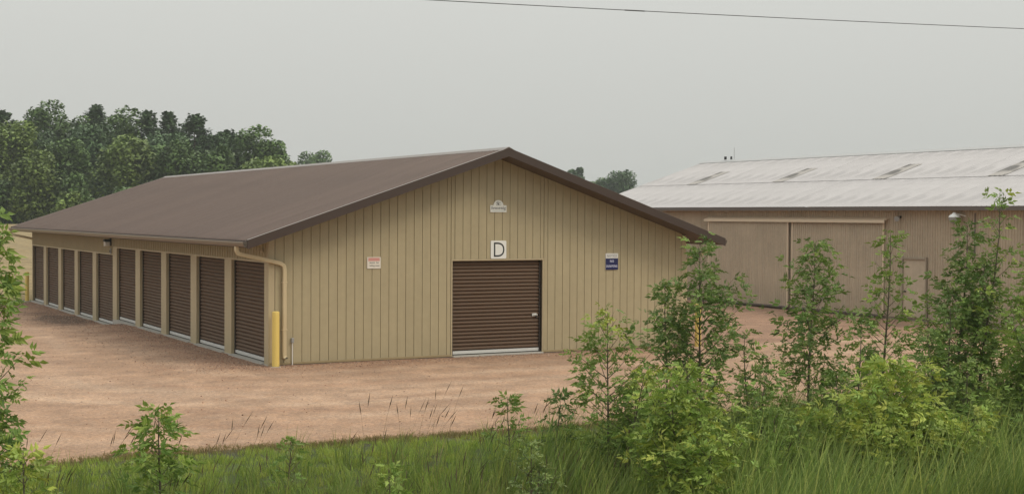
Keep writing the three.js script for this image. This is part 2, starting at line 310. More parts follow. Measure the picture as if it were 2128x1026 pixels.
{ // roof
  const roof = new THREE.Group(); roof.name = 'roof'; shed.add(roof);
  const len = Math.hypot(W / 2 + A, R - E), c = (W / 2 + A) / len, sn = (R - E) / len, N = 39, pw = (L + 2 * B) / N, r = rng(5);
  const left = ribbed(V(0, 0, 0), V(0, 0, -1), V(c, sn, 0), V(-sn, c, 0), pw, len, pw / 4, 0.028, 0.036);
  const right = ribbed(V(0, 0, 0), V(0, 0, -1), V(-c, sn, 0), V(sn, c, 0), pw, len, pw / 4, 0.028, 0.036);
  for (let k = 0; k < N; k++) {
    const a = part('roof_panel', left, brownRoof[Math.floor(r() * 3)], roof); a.position.set(-A, E + 0.002 * r(), B - k * pw);
    const b = part('roof_panel', right, brownRoof[Math.floor(r() * 3)], roof); b.position.set(W + A, E + 0.002 * r(), B - k * pw);
  }
  const band = (x0, y0, x1, y1, hi, lo) => [[x0, y0 + hi], [x1, y1 + hi], [x1, y1 + lo], [x0, y0 + lo]];
  part('soffit', poly(band(-A + 0.02, E + 0.02 * S, W / 2, R, -0.13, -0.165), -L - B + 0.02, B - 0.02), soffitMat, roof);
  part('soffit', poly(band(W / 2 + 0.001, R, W + A - 0.02, E + 0.02 * S, -0.13, -0.165), -L - B + 0.02, B - 0.02), soffitMat, roof);
  for (const z of [B - 0.015, -L - B - 0.015]) {
    part('rake_fascia', poly(band(-A - 0.02, E - 0.02 * S, W / 2, R, 0.03, -0.19), z, z + 0.03), brownTrim, roof);
    part('rake_fascia', poly(band(W / 2 + 0.001, R, W + A + 0.02, E - 0.02 * S, 0.03, -0.19), z, z + 0.03), brownTrim, roof);
  }
  for (const z0 of [B - 0.09, -L - B - 0.01]) { // folded flange on top of the rake
    part('rake_flange', poly(band(-A - 0.01, E - 0.01 * S, W / 2, R, 0.036, 0.028), z0, z0 + 0.1), ridgeMat, roof);
    part('rake_flange', poly(band(W / 2 + 0.001, R, W + A + 0.01, E - 0.01 * S, 0.036, 0.028), z0, z0 + 0.1), ridgeMat, roof);
  }
  part('eave_fascia', box(-A - 0.012, -A + 0.02, E - 0.17, E - 0.004, -L - B + 0.02, B - 0.02), brownTrim, roof);
  part('eave_fascia', box(W + A - 0.02, W + A + 0.012, E - 0.17, E - 0.004, -L - B + 0.02, B - 0.02), brownTrim, roof);
  const q = 0.17;
  part('ridge_cap', poly([[W / 2 - q, R - q * S + 0.028], [W / 2, R + 0.045], [W / 2 + q, R - q * S + 0.028], [W / 2 + q, R - q * S + 0.036], [W / 2, R + 0.062], [W / 2 - q, R - q * S + 0.036]], -L - B - 0.02, B + 0.02), ridgeMat, roof);
  // gutters: an open trough with a rolled lip
  for (const s of [-1, 1]) {
    const x = s < 0 ? -A - 0.014 : W + A + 0.014, y = E - 0.02;
    const pts = [[0, 0], [0, -0.11], [0.03, -0.125], [0.075, -0.125], [0.11, -0.06], [0.115, -0.01], [0.1, -0.004], [0.098, -0.012], [0.104, -0.02], [0.1, -0.058], [0.07, -0.117], [0.033, -0.117], [0.008, -0.105], [0.008, 0]];
    part('gutter', poly(pts.map(([a, b]) => [x + s * a, y + b]), -L - B + 0.03, B - 0.05), gutterMat, roof);
  }
}
{ // downspouts
  const gx = -A - 0.07, gy = E - 0.14;
  const d = part('downspout', sweep([V(gx, gy, 0.12), V(gx, gy - 0.1, 0.12), V(gx + 0.06, gy - 0.19, 0.12), V(-0.2, 2.71, 0.09), V(0.26, 2.6, 0.075), V(0.365, 2.53, 0.07), V(0.39, 2.4, 0.068), V(0.39, 1.2, 0.065), V(0.39, 0.26, 0.065), V(0.42, 0.2, 0.09)], 0.1, 0.08, 90), spoutMat, shed);
  part('spout_mouth_shade', box(0.385, 0.47, 0.192, 0.204, 0.06, 0.13, 0.001), darkMetal, d);  // dark plate standing in for the shade inside the open pipe end
  for (const y of [0.9, 2.1]) part('strap', box(0.325, 0.455, y, y + 0.03, 0.0, 0.112, 0.003), spoutMat, d);
  part('downspout', sweep([V(gx, gy, -L - 0.5), V(gx, gy - 0.1, -L - 0.5), V(gx + 0.08, gy - 0.2, -L - 0.48), V(-0.1, 2.68, -L - 0.1), V(0.12, 2.6, -L - 0.07), V(0.15, 2.4, -L - 0.07), V(0.15, 0, -L - 0.07)], 0.1, 0.08, 60), spoutMat, shed);
  const hx = W + A + 0.07;
  part('downspout', sweep([V(hx, gy, 0.1), V(hx, gy - 0.1, 0.1), V(hx - 0.08, gy - 0.22, 0.08), V(W + 0.2, 2.62, -0.05), V(W + 0.07, 2.52, -0.1), V(W + 0.06, 2.35, -0.1), V(W + 0.06, 0.15, -0.1)], 0.1, 0.08, 60), spoutMat, shed);
}

// ---------------------------------------------------------------- signs on the gable
function canvasTex(w, h, draw) { const c = document.createElement('canvas'); c.width = w; c.height = h; const x = c.getContext('2d'); draw(x, w, h); const t = new THREE.CanvasTexture(c); t.colorSpace = THREE.SRGBColorSpace; return t; }
function sign(name, label, x, y, w, h, outline, tex, plateMat) {
  const g = thing(name, label, 'sign', [x, y, 0.004]);
  const sh = new THREE.Shape(outline.map((p) => new THREE.Vector2(...p)));
  const pg = new THREE.ExtrudeGeometry(sh, { depth: 0.016, bevelEnabled: false }); part('plate', metreUV(pg), plateMat, g);
  const fg = new THREE.ShapeGeometry(sh), p = fg.attributes.position, uv = fg.attributes.uv;
  for (let i = 0; i < p.count; i++) uv.setXY(i, p.getX(i) / w, p.getY(i) / h);
  fg.translate(0, 0, 0.0185); part('sign_face', fg, std(0xffffff, 0.5, { map: tex }), g); return g;
}
const rounded = (w, h, r) => { const o = []; for (const [cx, cy, a0] of [[w - r, r, -90], [w - r, h - r, 0], [r, h - r, 90], [r, r, 180]]) for (let k = 0; k <= 5; k++) { const a = (a0 + k * 18) * Math.PI / 180; o.push([cx + r * Math.cos(a), cy + r * Math.sin(a)]); } return o; };
sign('letter_sign', 'white square sign with black letter D above the gable door', 6.29, 2.655, 0.48, 0.49, rounded(0.48, 0.49, 0.035), canvasTex(256, 256, (c, w, h) => {
  c.fillStyle = '#dfe0dc'; c.fillRect(0, 0, w, h); c.strokeStyle = '#16181c'; c.lineWidth = 23; c.lineJoin = 'miter';
  c.beginPath(); c.moveTo(62, 37); c.lineTo(62, 219); c.lineTo(104, 219); c.bezierCurveTo(176, 219, 212, 186, 212, 128); c.bezierCurveTo(212, 70, 176, 37, 104, 37); c.closePath(); c.stroke();
}), whitePaint);
{
  const w = 0.5, h = 0.33, o = [[0, 0], [w, 0], [w, 0.19], [0.405, 0.19]]; for (let k = 0; k <= 12; k++) { const a = k / 12 * Math.PI; o.push([w / 2 + 0.15 * Math.cos(a), 0.19 + 0.14 * Math.sin(a)]); } o.push([0.095, 0.19], [0, 0.19]);
  sign('emblem_sign', 'small white round-topped name sign high under the gable peak', 6.27, 3.92, w, h, o, canvasTex(384, 256, (c, W2, H2) => {
    c.fillStyle = '#d9dad4'; c.fillRect(0, 0, W2, H2); c.textAlign = 'center'; c.fillStyle = '#15161a'; c.font = 'bold 108px serif'; c.fillText('S', 172, 112); c.fillStyle = '#6a6a60'; c.font = 'bold 92px serif'; c.fillText('C', 216, 110);
    c.fillStyle = '#3b4146'; c.font = 'bold 84px serif'; c.fillText('Sensenig', 192, 196, 350); c.fillStyle = '#9fb0b0'; c.fillRect(40, 226, 304, 8);
  }), whitePaint);
}
sign('notice_sign', 'white and navy no dumping notice right of the gable door', 9.99, 2.3, 0.42, 0.47, rounded(0.42, 0.47, 0.02), canvasTex(256, 288, (c, w, h) => {
  c.fillStyle = '#d8d8d4'; c.fillRect(0, 0, w, h); c.fillStyle = '#10164f'; c.fillRect(0, 88, w, h); c.textAlign = 'center';
  c.fillStyle = '#8f9296'; c.font = 'bold 56px sans-serif'; c.fillText('NOTICE', 128, 66, 228); c.fillStyle = '#c5c8dc'; c.font = 'bold 58px sans-serif'; c.fillText('NO', 128, 158); c.font = 'bold 56px sans-serif'; c.fillText('DUMPING', 128, 244, 236);
}), whitePaint);
sign('warning_sign', 'small white sign with faded red band left of the gable door', 2.66, 2.43, 0.38, 0.3, rounded(0.38, 0.3, 0.012), canvasTex(320, 256, (c, w, h) => {
  c.fillStyle = '#d9d3c8'; c.fillRect(0, 0, w, h); c.fillStyle = '#c98f86'; c.fillRect(24, 16, 272, 74); c.fillStyle = '#3b3836'; c.font = 'bold 46px sans-serif'; c.fillText('Watch', 50, 142, 130); c.fillText('for', 212, 142, 74); c.fillText('falling', 54, 208, 122); c.fillText('snow', 190, 208, 100);
}), whitePaint);

// ---------------------------------------------------------------- small fittings
function bollard(x, z, h, label) {
  const y = H(x, z) - 0.02, g = thing('bollard', label, 'bollard', [x, y, z], 'yellow bollards at the building corners');
  const pr = [[0.0, h], [0.07, h - 0.003], [0.085, h - 0.01], [0.0915, h - 0.03], [0.0915, h - 0.1], [0.0915, h * 0.5], [0.093, 0.08], [0.098, 0.0], [0.0, 0.0]].map((p) => new THREE.Vector2(...p));
  part('sleeve', new THREE.LatheGeometry(pr, 20), yellow, g);
  const f = [[0.092, 0.0], [0.15, 0.0], [0.15, 0.03], [0.12, 0.045], [0.092, 0.045]].map((p) => new THREE.Vector2(...p)); part('concrete_footing', new THREE.LatheGeometry(f, 16), concrete, g);
}
bollard(0.1, 0.25, 1.43, 'yellow bollard at the near corner beside the long downspout');
bollard(12.95, 0.42, 1.3, 'yellow bollard behind the saplings at the right corner of the gable');
bollard(-0.2, -33.95, 1.4, 'yellow bollard at the far end of the row of doors');
{
  const g = thing('conduit_riser', 'thin pale conduit with a small box near the wall corner', 'pipe', [0.615, 0, 0.0]);
  part('pipe', cyl(0.014, 0.014, V(0, -0.03, 0.035), V(0, 0.6, 0.035)), whitePaint, g); part('box', box(-0.035, 0.035, 0.58, 0.7, 0.004, 0.07), greyMetal, g);
}
{
  const g = thing('wall_lamp', 'dark wall lamp with grey head above the row of side doors', 'lamp', [-0.024, 2.72, -17.5]);
  part('back_plate', box(-0.03, 0, -0.05, 0.22, -0.1, 0.1), darkMetal, g); part('hood', box(-0.26, -0.028, 0.1, 0.19, -0.12, 0.12), darkMetal, g); part('lens', box(-0.24, -0.05, -0.06, 0.098, -0.1, 0.1, 0.03), whitePaint, g);
  const b = thing('switch_box', 'small dark box on the header below the wall lamp', 'box', [-0.024, 2.38, -17.46]); part('cover', box(-0.04, 0, 0, 0.2, -0.05, 0.05), greyMetal, b); part('knob', box(-0.06, -0.04, 0.06, 0.13, -0.02, 0.02), darkMetal, b);
  const c = thing('eave_fitting', 'small pale outlet fitting on the ribbed siding under the eave corner', 'fitting', [-0.024, 2.86, -0.42]); part('body', box(-0.05, 0, 0, 0.09, -0.04, 0.04, 0.012), spoutMat, c); part('arm', cyl(0.012, 0.012, V(-0.04, 0.06, 0), V(-0.12, 0.02, 0.03)), spoutMat, c);
}

// ---------------------------------------------------------------- the long warehouse on the right
{
  const X = 26.3, X2 = 41, Z0 = -27.3, Z1 = 14, SL = 0.3225, EX = 25.9, EY = 4.25, RX = (X + X2) / 2, ry = (x) => EY + SL * ((x < RX ? x : 2 * RX - x) - EX);
  const RYr = ry(RX), shop = thing('warehouse', 'long weathered tan warehouse with a pale metal roof', 'building');
  const wallTex = texture(512, (x, y) => { const k = 0.9 + 0.12 * (pn(x, y, 5) - 0.5) + 0.04 * (noise(x * 70, y * 3, 70) - 0.5) + 0.05 * (pn(x, y, 60, 2) - 0.5); return [k, k * 0.985, k * 0.97]; }, true, 6.1);
  const wall = std(rgb(0.57, 0.485, 0.375), 0.65, { map: wallTex }), doorM = std(rgb(0.58, 0.495, 0.385), 0.62, { map: wallTex }), trim = std(rgb(0.6, 0.49, 0.36), 0.55), edgeM = std(rgb(0.12, 0.1, 0.09), 0.6);
  part('side_wall', ribbed(V(X, 0.12, Z0), V(0, 0, 1), V(0, 1, 0), V(-1, 0, 0), Z1 - Z0, ry(X) - 0.32, 0.125, 0.032, 0.036), wall, shop);
  part('end_wall', ribbed(V(X, 0.05, Z1), V(1, 0, 0), V(0, 1, 0), V(0, 0, 1), X2 - X, (s) => ry(X + s) - 0.2, 0.125, 0.032, 0.036), wall, shop);
  part('end_wall', ribbed(V(X, 0.05, Z0), V(1, 0, 0), V(0, 1, 0), V(0, 0, -1), X2 - X, (s) => ry(X + s) - 0.2, 0.125, 0.032, 0.036), wall, shop);
  part('rear_wall', ribbed(V(X2, 0.05, Z0), V(0, 0, 1), V(0, 1, 0), V(1, 0, 0), Z1 - Z0, ry(X2) - 0.2, 0.125, 0.032, 0.036), wall, shop);
  part('foundation', box(X + 0.02, X2 - 0.02, -0.3, 0.13, Z0 + 0.02, Z1 - 0.02), std(rgb(0.28, 0.24, 0.19), 0.9), shop);
  // roof: two tiers of sheets lapped half way up
  const roof = new THREE.Group(); roof.name = 'roof'; shop.add(roof);
  const rt = (seed, dirt) => texture(256, (x, y) => { const st = ss((pn(x + seed, y, 4) - 0.5 + (noise(x * 24, y * 3, 24) - 0.5) * 0.5) * 3.2), k = 0.9 - dirt * st * 0.6 - 0.05 * pn(x, y + seed, 8); return [k, k * (1 - 0.03 * dirt), k * (1 - 0.06 * dirt)]; }, true, 2.9);
  const sheetM = [0.97, 1, 1.02].map((k) => std(rgb(0.62 * k, 0.595 * k, 0.6 * k), 0.5, { map: rt(0.1, 0.12) }));
  const skylight = std(rgb(0.5, 0.485, 0.47), 0.6, { map: rt(0.5, 0.55) });
  const u = Math.hypot(1, SL), c = 1 / u, sn = SL / u, lap = 29.45, l1 = (lap - EX) * u, l2 = (RX - lap) * u, N = 45, pw = (Z1 - Z0 + 0.6) / N, r = rng(21);
  const g1 = ribbed(V(0, 0, 0), V(0, 0, 1), V(c, sn, 0), V(-sn, c, 0), pw, l1 + 0.06, pw / 4, 0.028, 0.01), g2 = ribbed(V(0, 0, 0), V(0, 0, 1), V(c, sn, 0), V(-sn, c, 0), pw, l2, pw / 4, 0.028, 0.01);
  const g3 = ribbed(V(0, 0, 0), V(0, 0, 1), V(-c, sn, 0), V(sn, c, 0), pw, (RX - EX) * u, pw / 4, 0.028, 0.028), gs = ribbed(V(0, 0, 0), V(0, 0, 1), V(c, sn, 0), V(-sn, c, 0), pw * 0.86, 2.15, pw / 4, 0.028, 0.01);
  for (let k = 0; k < N; k++) {
    const z = Z0 - 0.3 + k * pw;
    part('roof_sheet', g1, sheetM[Math.floor(r() * 3)], roof).position.set(EX, EY + 0.003 * r(), z);
    part('roof_sheet', g2, sheetM[Math.floor(r() * 3)], roof).position.set(lap, ry(lap) + 0.014 + 0.003 * r(), z);
    part('roof_sheet', g3, sheetM[1], roof).position.set(2 * RX - EX, EY, z);
  }
  for (const z of [-23.3, -16.7, -10.2, -4.0, 2.4]) { const m = part('skylight_panel', gs, skylight, roof); m.position.set(lap + 0.02, ry(lap) + 0.036, z); m.userData.label = 'grey dirt-streaked roof light'; }
  part('ridge_cap', poly([[RX - 0.3, RYr - 0.3 * SL + 0.02], [RX, RYr + 0.03], [RX + 0.3, RYr - 0.3 * SL + 0.02], [RX + 0.3, RYr - 0.3 * SL + 0.045], [RX, RYr + 0.06], [RX - 0.3, RYr - 0.3 * SL + 0.045]], Z0 - 0.32, Z1 + 0.32), std(rgb(0.4, 0.4, 0.4), 0.5), roof);
  part('eave_trim', box(EX - 0.02, EX + 0.03, EY - 0.15, EY - 0.012, Z0 - 0.28, Z1 + 0.28), edgeM, roof);
  part('soffit', box(EX + 0.032, X + 0.02, EY - 0.15, EY - 0.1, Z0 - 0.26, Z1 + 0.26), trim, roof);
  part('rake_trim', poly([[EX, EY - 0.02], [RX, RYr - 0.02], [RX, RYr - 0.18], [EX, EY - 0.18]], Z0 - 0.3, Z0 - 0.26), trim, roof);
  // sliding doors hung from a covered track
  const slide = (z0, z1, name, off) => {
    const d = new THREE.Group(); d.name = 'sliding_door'; shop.add(d); if (name) d.userData.label = name;
    part('door_leaf', ribbed(V(X - off, 0.16, z0), V(0, 0, 1), V(0, 1, 0), V(-1, 0, 0), z1 - z0, 3.46, 0.125, 0.032, 0.032), doorM, d);
    for (const [a, b] of [[z0 - 0.03, z0 + 0.05], [z1 - 0.05, z1 + 0.03]]) part('edge_trim', box(X - off - 0.032, X - off + 0.03, 0.14, 3.63, a, b), trim, d);
    part('bottom_rail', box(X - off - 0.03, X - off + 0.03, 0.1, 0.17, z0, z1), edgeM, d);
  };
  slide(-16.95, -11.5, 'left leaf of the sliding door', 0.16); slide(-11.3, -6.0, null, 0.1);
  part('track_cover', mergeGeometries([poly([[X - 0.28, 3.63], [X - 0.28, 3.73], [X - 0.02, 3.83], [X - 0.02, 3.8], [X - 0.25, 3.71], [X - 0.25, 3.63]], -17.15, -5.8)]), trim, shop);
  // walk-in door
  const d = new THREE.Group(); d.name = 'walk_door'; shop.add(d);
  part('door_leaf', box(X - 0.045, X + 0.02, 0.15, 2.3, -5.0, -3.86), doorM, d); part('door_frame', mergeGeometries([box(X - 0.1, X, 0.13, 2.4, -5.06, -5.002), box(X - 0.1, X, 0.13, 2.4, -3.858, -3.81), box(X - 0.1, X, 2.302, 2.36, -5.0, -3.86)]), std(rgb(0.3, 0.25, 0.19), 0.6), d);  // frame colour darkened to paint the shadow lines around the leaf
  part('handle', cyl(0.03, 0.03, V(X - 0.05, 1.1, -4.88), V(X - 0.12, 1.1, -4.88)), darkMetal, d);
  part('conduit', cyl(0.02, 0.02, V(X - 0.06, 2.4, -1.55), V(X - 0.06, 4.0, -1.55)), edgeM, shop);
  const vent = thing('roof_vent', 'two small dark vent stubs on the warehouse ridge', 'vent', [RX, RYr + 0.09, -25.7]);
  part('stub', cyl(0.07, 0.07, V(0, 0, 0), V(0, 0.16, 0)), darkMetal, vent); part('stub', cyl(0.06, 0.05, V(0, 0, 0.5), V(0, 0.15, 0.5)), darkMetal, vent); part('mast', cyl(0.012, 0.01, V(0, 0, 0.75), V(0, 0.6, 0.75), 6), greyMetal, vent);
  const fl = thing('flood_lamp', 'small dark flood lamp on the warehouse wall beside the door track', 'lamp', [X - 0.02, 3.86, -5.2]);
  part('bracket', box(-0.12, 0, -0.04, 0.04, -0.05, 0.05), darkMetal, fl); const h1 = cyl(0.05, 0.1, V(-0.1, 0, 0), V(-0.3, -0.07, 0.1), 14); part('head', h1, greyMetal, fl);
  const yl = thing('yard_lamp', 'round grey yard lamp with pale hood high on the warehouse wall', 'lamp', [X - 0.02, 3.8, -2.25]);
  part('arm', cyl(0.025, 0.025, V(0, 0.1, 0.25), V(-0.3, 0.2, 0)), whitePaint, yl);
  part('hood', new THREE.LatheGeometry([[0.0, 0.24], [0.05, 0.235], [0.09, 0.18], [0.2, 0.1], [0.21, 0.06]].map((p) => new THREE.Vector2(...p)), 18).translate(-0.3, 0, 0), whitePaint, yl);
  part('globe', new THREE.LatheGeometry([[0.2, 0.07], [0.2, 0.0], [0.15, -0.12], [0.07, -0.17], [0.0, -0.18]].map((p) => new THREE.Vector2(...p)), 18).translate(-0.3, 0, 0), greyMetal, yl);
}

// ---------------------------------------------------------------- overhead wire
{
  const y = (x) => 7.18 + 0.0295 * (x + 2) + 0.00035 * (x + 2) ** 2, pole = std(rgb(0.16, 0.12, 0.09), 0.9), wireM = std(rgb(0.1, 0.1, 0.1), 0.6);
  const w = thing('overhead_wire', 'thin dark overhead wire crossing the sky', 'wire', [0, 0, 14]); const pts = []; for (let k = 0; k <= 40; k++) { const x = -26 + k * 1.8; pts.push(V(x, y(x), 0)); }
  part('cable', taper(pts, 0.0068, 0.0068, 6), wireM, w); part('splice', cyl(0.011, 0.011, V(1.5, y(1.5), 0), V(1.9, y(1.9), 0), 8), wireM, w);
  for (const [x, lb] of [[-26, 'wooden utility pole carrying the wire beyond the left side'], [46, 'wooden utility pole carrying the wire beyond the right side']]) {
    const p = thing('utility_pole', lb, 'pole', [x, H(x, 14.2) - 0.3, 14.2]); const h = y(x) - H(x, 14.2) + 0.3;
    part('pole', cyl(0.17, 0.12, V(0, 0, 0), V(0, h + 0.5, 0), 12), pole, p); part('insulator', cyl(0.035, 0.03, V(0, h, -0.1), V(0, h, -0.22), 8), greyMetal, p);
  }
}

// ---------------------------------------------------------------- leaves, saplings, grass
const leafMat = (rough = 0.6, tr = 0.38) => new THREE.MeshPhysicalMaterial({ color: 0xffffff, vertexColors: true, roughness: rough, transmission: tr, thickness: 0, side: THREE.DoubleSide, specularIntensity: 0.5 });
const sapLeaf = leafMat(), barkMat = std(rgb(0.1, 0.08, 0.055), 0.9);
const UP = V(0, 1, 0);
function leaflet(pos, col, p, dir, nrm, len, wid, c, fold = 0.25) { // pointed oval leaf folded on its midrib
  const side = dir.clone().cross(nrm).normalize(), n = side.clone().cross(dir).normalize();
  const q = (a, b, h) => p.clone().addScaledVector(dir, a * len).addScaledVector(side, b * wid).addScaledVector(n, h * wid - 0.12 * len * a * a);
  const b0 = q(0, 0, 0), l1 = q(0.38, 0.5, fold), r1 = q(0.38, -0.5, fold), m = q(0.45, 0, 0), t = q(1, 0, 0);
  for (const [x, y, z] of [[b0, m, l1], [l1, m, t], [b0, r1, m], [r1, t, m]]) { pos.push(x.x, x.y, x.z, y.x, y.y, y.z, z.x, z.y, z.z); for (let k = 0; k < 3; k++) col.push(c[0], c[1], c[2]); }
}
function compoundLeaf(pos, col, p, dir, r, tone, size) { // ash leaf: pairs of leaflets and one at the end
  const d = dir.clone().normalize(), n0 = V(d.x * 0.5 + (r() - 0.5) * 1.5, 0.55, d.z * 0.5 + (r() - 0.5) * 1.5).normalize(), side = d.clone().cross(n0).normalize(), n = side.clone().cross(d).normalize();
  const len = size * (0.75 + 0.5 * r()), pairs = r() < 0.45 ? 2 : 3, droop = 0.25 + 0.35 * r(), ll = size * (0.42 + 0.12 * r()), v = 0.8 + 0.4 * r();
  const c = [tone[0] * v * (0.9 + 0.2 * r()), tone[1] * v, tone[2] * v * (0.85 + 0.3 * r())];
  const at = (s) => p.clone().addScaledVector(d, s * len).addScaledVector(UP, -droop * s * s * len);
  for (let k = 0; k < pairs; k++) {
    const s = 0.42 + 0.5 * k / pairs, b = at(s), g = ll * (0.85 + 0.3 * r());
    for (const e of [-1, 1]) { const ld = side.clone().multiplyScalar(e * 0.85).addScaledVector(d, 0.6).addScaledVector(UP, -0.45 * droop - 0.25 * r()).addScaledVector(n, 0.5 * (r() - 0.5)).normalize(); leaflet(pos, col, b, ld, n, g, g * 0.46, c); }
  }
  leaflet(pos, col, at(0.95), d.clone().addScaledVector(UP, -droop).normalize(), n, ll * 1.15, ll * 0.45, c);
}
const GREEN = [0.22, 0.32, 0.07], DEEP = [0.165, 0.25, 0.062], YELLOW = [0.43, 0.5, 0.1], LIME = [0.31, 0.42, 0.09];
function sapling(label, x, z, topY, o = {}) {
  const { half = 0.6, start = 0.2, tone = GREEN, tip = null, seed = 1, dens = 1, size = 0.17, stems = 1, name = 'ash_sapling', lean = 0, full = 0.35 } = o;
  const r = rng(seed * 7919 + 13), by = H(x, z) - 0.05, h = topY - by, g = thing(name, label, name.includes('bush') ? 'bush' : 'sapling', [x, by, z], 'young ash growth along the ditch');
  const pos = [], col = [], wood = [];
  const stem = (bx, bz, hh, lx, lz, rad) => {
    const pts = []; const w1 = (r() - 0.5) * 0.12 * hh * 0.4, w2 = (r() - 0.5) * 0.12 * hh * 0.4; for (let k = 0; k <= 7; k++) { const t = k / 7; pts.push(V(bx + lx * t + w1 * Math.sin(t * 5), hh * t, bz + lz * t + w2 * Math.sin(t * 4 + 1))); }
    wood.push(taper(pts, rad, 0.004, 6)); const cv = new THREE.CatmullRomCurve3(pts);
    const nodes = Math.max(5, Math.round(hh * (1 - start) / 0.1 * dens)); let az = r() * 6.28;
    for (let k = 0; k < nodes; k++) {
      const t = start + (1 - start) * (k + 0.6 * r()) / nodes, p = cv.getPoint(clamp(t, 0, 1)), f = clamp((t - start) / (1 - start));
      const prof = f < full ? 0.55 + 0.45 * f / full : Math.max(0.1, 1 - 0.85 * (f - full) / (1 - full)); az += 1.57 + (r() - 0.5) * 0.9;
      for (const e of [0, Math.PI]) {
        if (r() < 0.08) continue;
        const a = az + e + (r() - 0.5) * 0.5, bl = half * 1.15 * prof * (0.5 + 0.75 * r()), up = 0.45 + 0.75 * f + 0.4 * (r() - 0.4);
        const d0 = V(Math.cos(a), up, Math.sin(a)).normalize(), bp = []; for (let i = 0; i <= 4; i++) { const s = i / 4; bp.push(p.clone().addScaledVector(d0, bl * s).addScaledVector(UP, bl * (0.12 * s * s - 0.1 * s))); }
        wood.push(taper(bp, 0.004 + 0.006 * bl, 0.002, 4)); const bc = new THREE.CatmullRomCurve3(bp), nl = Math.max(3, Math.round(bl / 0.055 * dens));
        for (let i = 0; i < nl; i++) {
          const s = 0.18 + 0.82 * (i + r()) / nl, q = bc.getPoint(Math.min(1, s)).add(V((r() - 0.5) * 0.16, (r() - 0.5) * 0.14, (r() - 0.5) * 0.16)), la = a + (i % 2 ? 1 : -1) * (0.9 + 0.5 * r()) * (s > 0.93 ? 0.2 : 1);
          const m = tip && r() < tip.p + (f > 0.8 ? tip.top ?? 0 : 0) ? tip.tone : tone;
          compoundLeaf(pos, col, q, V(Math.cos(la), 0.25 + 0.5 * r(), Math.sin(la)), r, m, size * (0.6 + 0.75 * r()));
        }
      }
    }
    for (let k = 0; k < 7; k++) { const a = r() * 6.28, q = cv.getPoint(1 - 0.12 * k / 7); compoundLeaf(pos, col, q, V(Math.cos(a), 0.9, Math.sin(a)), r, tip && tip.top ? tip.tone : tone, size); }
  };
  stem(0, 0, h, lean, 0, 0.012 + 0.006 * h);
  for (let k = 1; k < stems; k++) { const a = r() * 6.28, d = half * (0.25 + 0.5 * r()); stem(Math.cos(a) * d * 0.4, Math.sin(a) * d * 0.4, h * (0.55 + 0.35 * r()), Math.cos(a) * d, Math.sin(a) * d, 0.012 + 0.004 * h); }
  part('stem', mergeGeometries(wood), barkMat, g);
  part('foliage', geoFrom(pos, { col }), sapLeaf, g);
}
sapling('low leafy ash sapling with a yellow tip, just right of the gable door', 0.26, 15.5, 2.33, { half: 0.82, seed: 1, start: 0.25, stems: 2, tip: { tone: YELLOW, p: 0.03, top: 0.5 }, dens: 0.95, tone: GREEN });
sapling('tallest dark ash sapling in front of the right corner of the gable', 2.02, 15.5, 3.4, { half: 0.8, seed: 2, start: 0.2, dens: 1.2, tone: DEEP, tip: { tone: GREEN, p: 0.35 }, full: 0.5 });
sapling('slim ash stem close to the left of the dark corner sapling', 1.56, 15.2, 2.74, { half: 0.5, seed: 3, start: 0.3, dens: 1, tone: DEEP, tip: { tone: GREEN, p: 0.3 } });
sapling('broad ash sapling in front of the sliding door seam of the warehouse', 4.76, 15, 3.38, { half: 0.78, seed: 4, start: 0.28, dens: 1.15, tone: GREEN, tip: { tone: DEEP, p: 0.4 }, full: 0.45 });
sapling('thin open-crowned ash sapling left of the warehouse walk-in door', 6.0, 15.5, 3.52, { half: 0.62, seed: 5, start: 0.22, dens: 0.75, tone: GREEN, tip: { tone: LIME, p: 0.25 }, full: 0.3 });
sapling('dense ash sapling below the round yard lamp of the warehouse', 7.3, 16, 3.7, { half: 0.66, seed: 6, start: 0.2, dens: 1.15, tone: DEEP, tip: { tone: GREEN, p: 0.45 }, full: 0.5, stems: 2 });
sapling('tall ash leader whose tuft reaches the warehouse eave at the right', 7.42, 16.5, 4.27, { half: 0.6, seed: 7, start: 0.25, dens: 0.7, tone: GREEN, tip: { tone: YELLOW, p: 0.15 }, full: 0.25 });
sapling('bright leafy ash thicket at the right edge of the view', 7.35, 17.4, 3.0, { half: 0.85, seed: 8, start: 0.12, dens: 1.1, tone: LIME, tip: { tone: GREEN, p: 0.35 }, stems: 3 });
sapling('short ash shoot in front of the warehouse walk-in door', 8.3, 14.2, 2.37, { half: 0.5, seed: 9, start: 0.25, dens: 0.9, tone: GREEN, tip: { tone: LIME, p: 0.2 } });
sapling('wide pale yellow-green bush in front of the thin sapling', 3.62, 18.2, 1.56, { half: 1.15, seed: 10, start: 0.08, dens: 1.25, tone: LIME, tip: { tone: YELLOW, p: 0.6 }, stems: 6, name: 'pale_bush', size: 0.19, full: 0.4 });
sapling('yellow-green bush in front of the dark corner sapling', 0.05, 18, 1.75, { half: 0.72, seed: 11, start: 0.1, dens: 1.1, tone: LIME, tip: { tone: YELLOW, p: 0.35 }, stems: 4, name: 'pale_bush', size: 0.18, full: 0.45 });
sapling('low ash shoots between the dark corner sapling and the broad one', 2.75, 15.8, 1.9, { half: 0.6, seed: 12, start: 0.2, dens: 0.8, tone: DEEP, tip: { tone: GREEN, p: 0.4 }, stems: 2 });
sapling('low ash shoots between the broad sapling and the thin one', 4.95, 16, 2.1, { half: 0.55, seed: 13, start: 0.2, dens: 0.8, tone: DEEP, tip: { tone: GREEN, p: 0.4 }, stems: 2 });
sapling('leafy ash stem left of the dense sapling under the yard lamp', 6.35, 16.6, 2.3, { half: 0.5, seed: 14, start: 0.2, dens: 0.9, tone: DEEP, tip: { tone: GREEN, p: 0.5 }, stems: 2 });
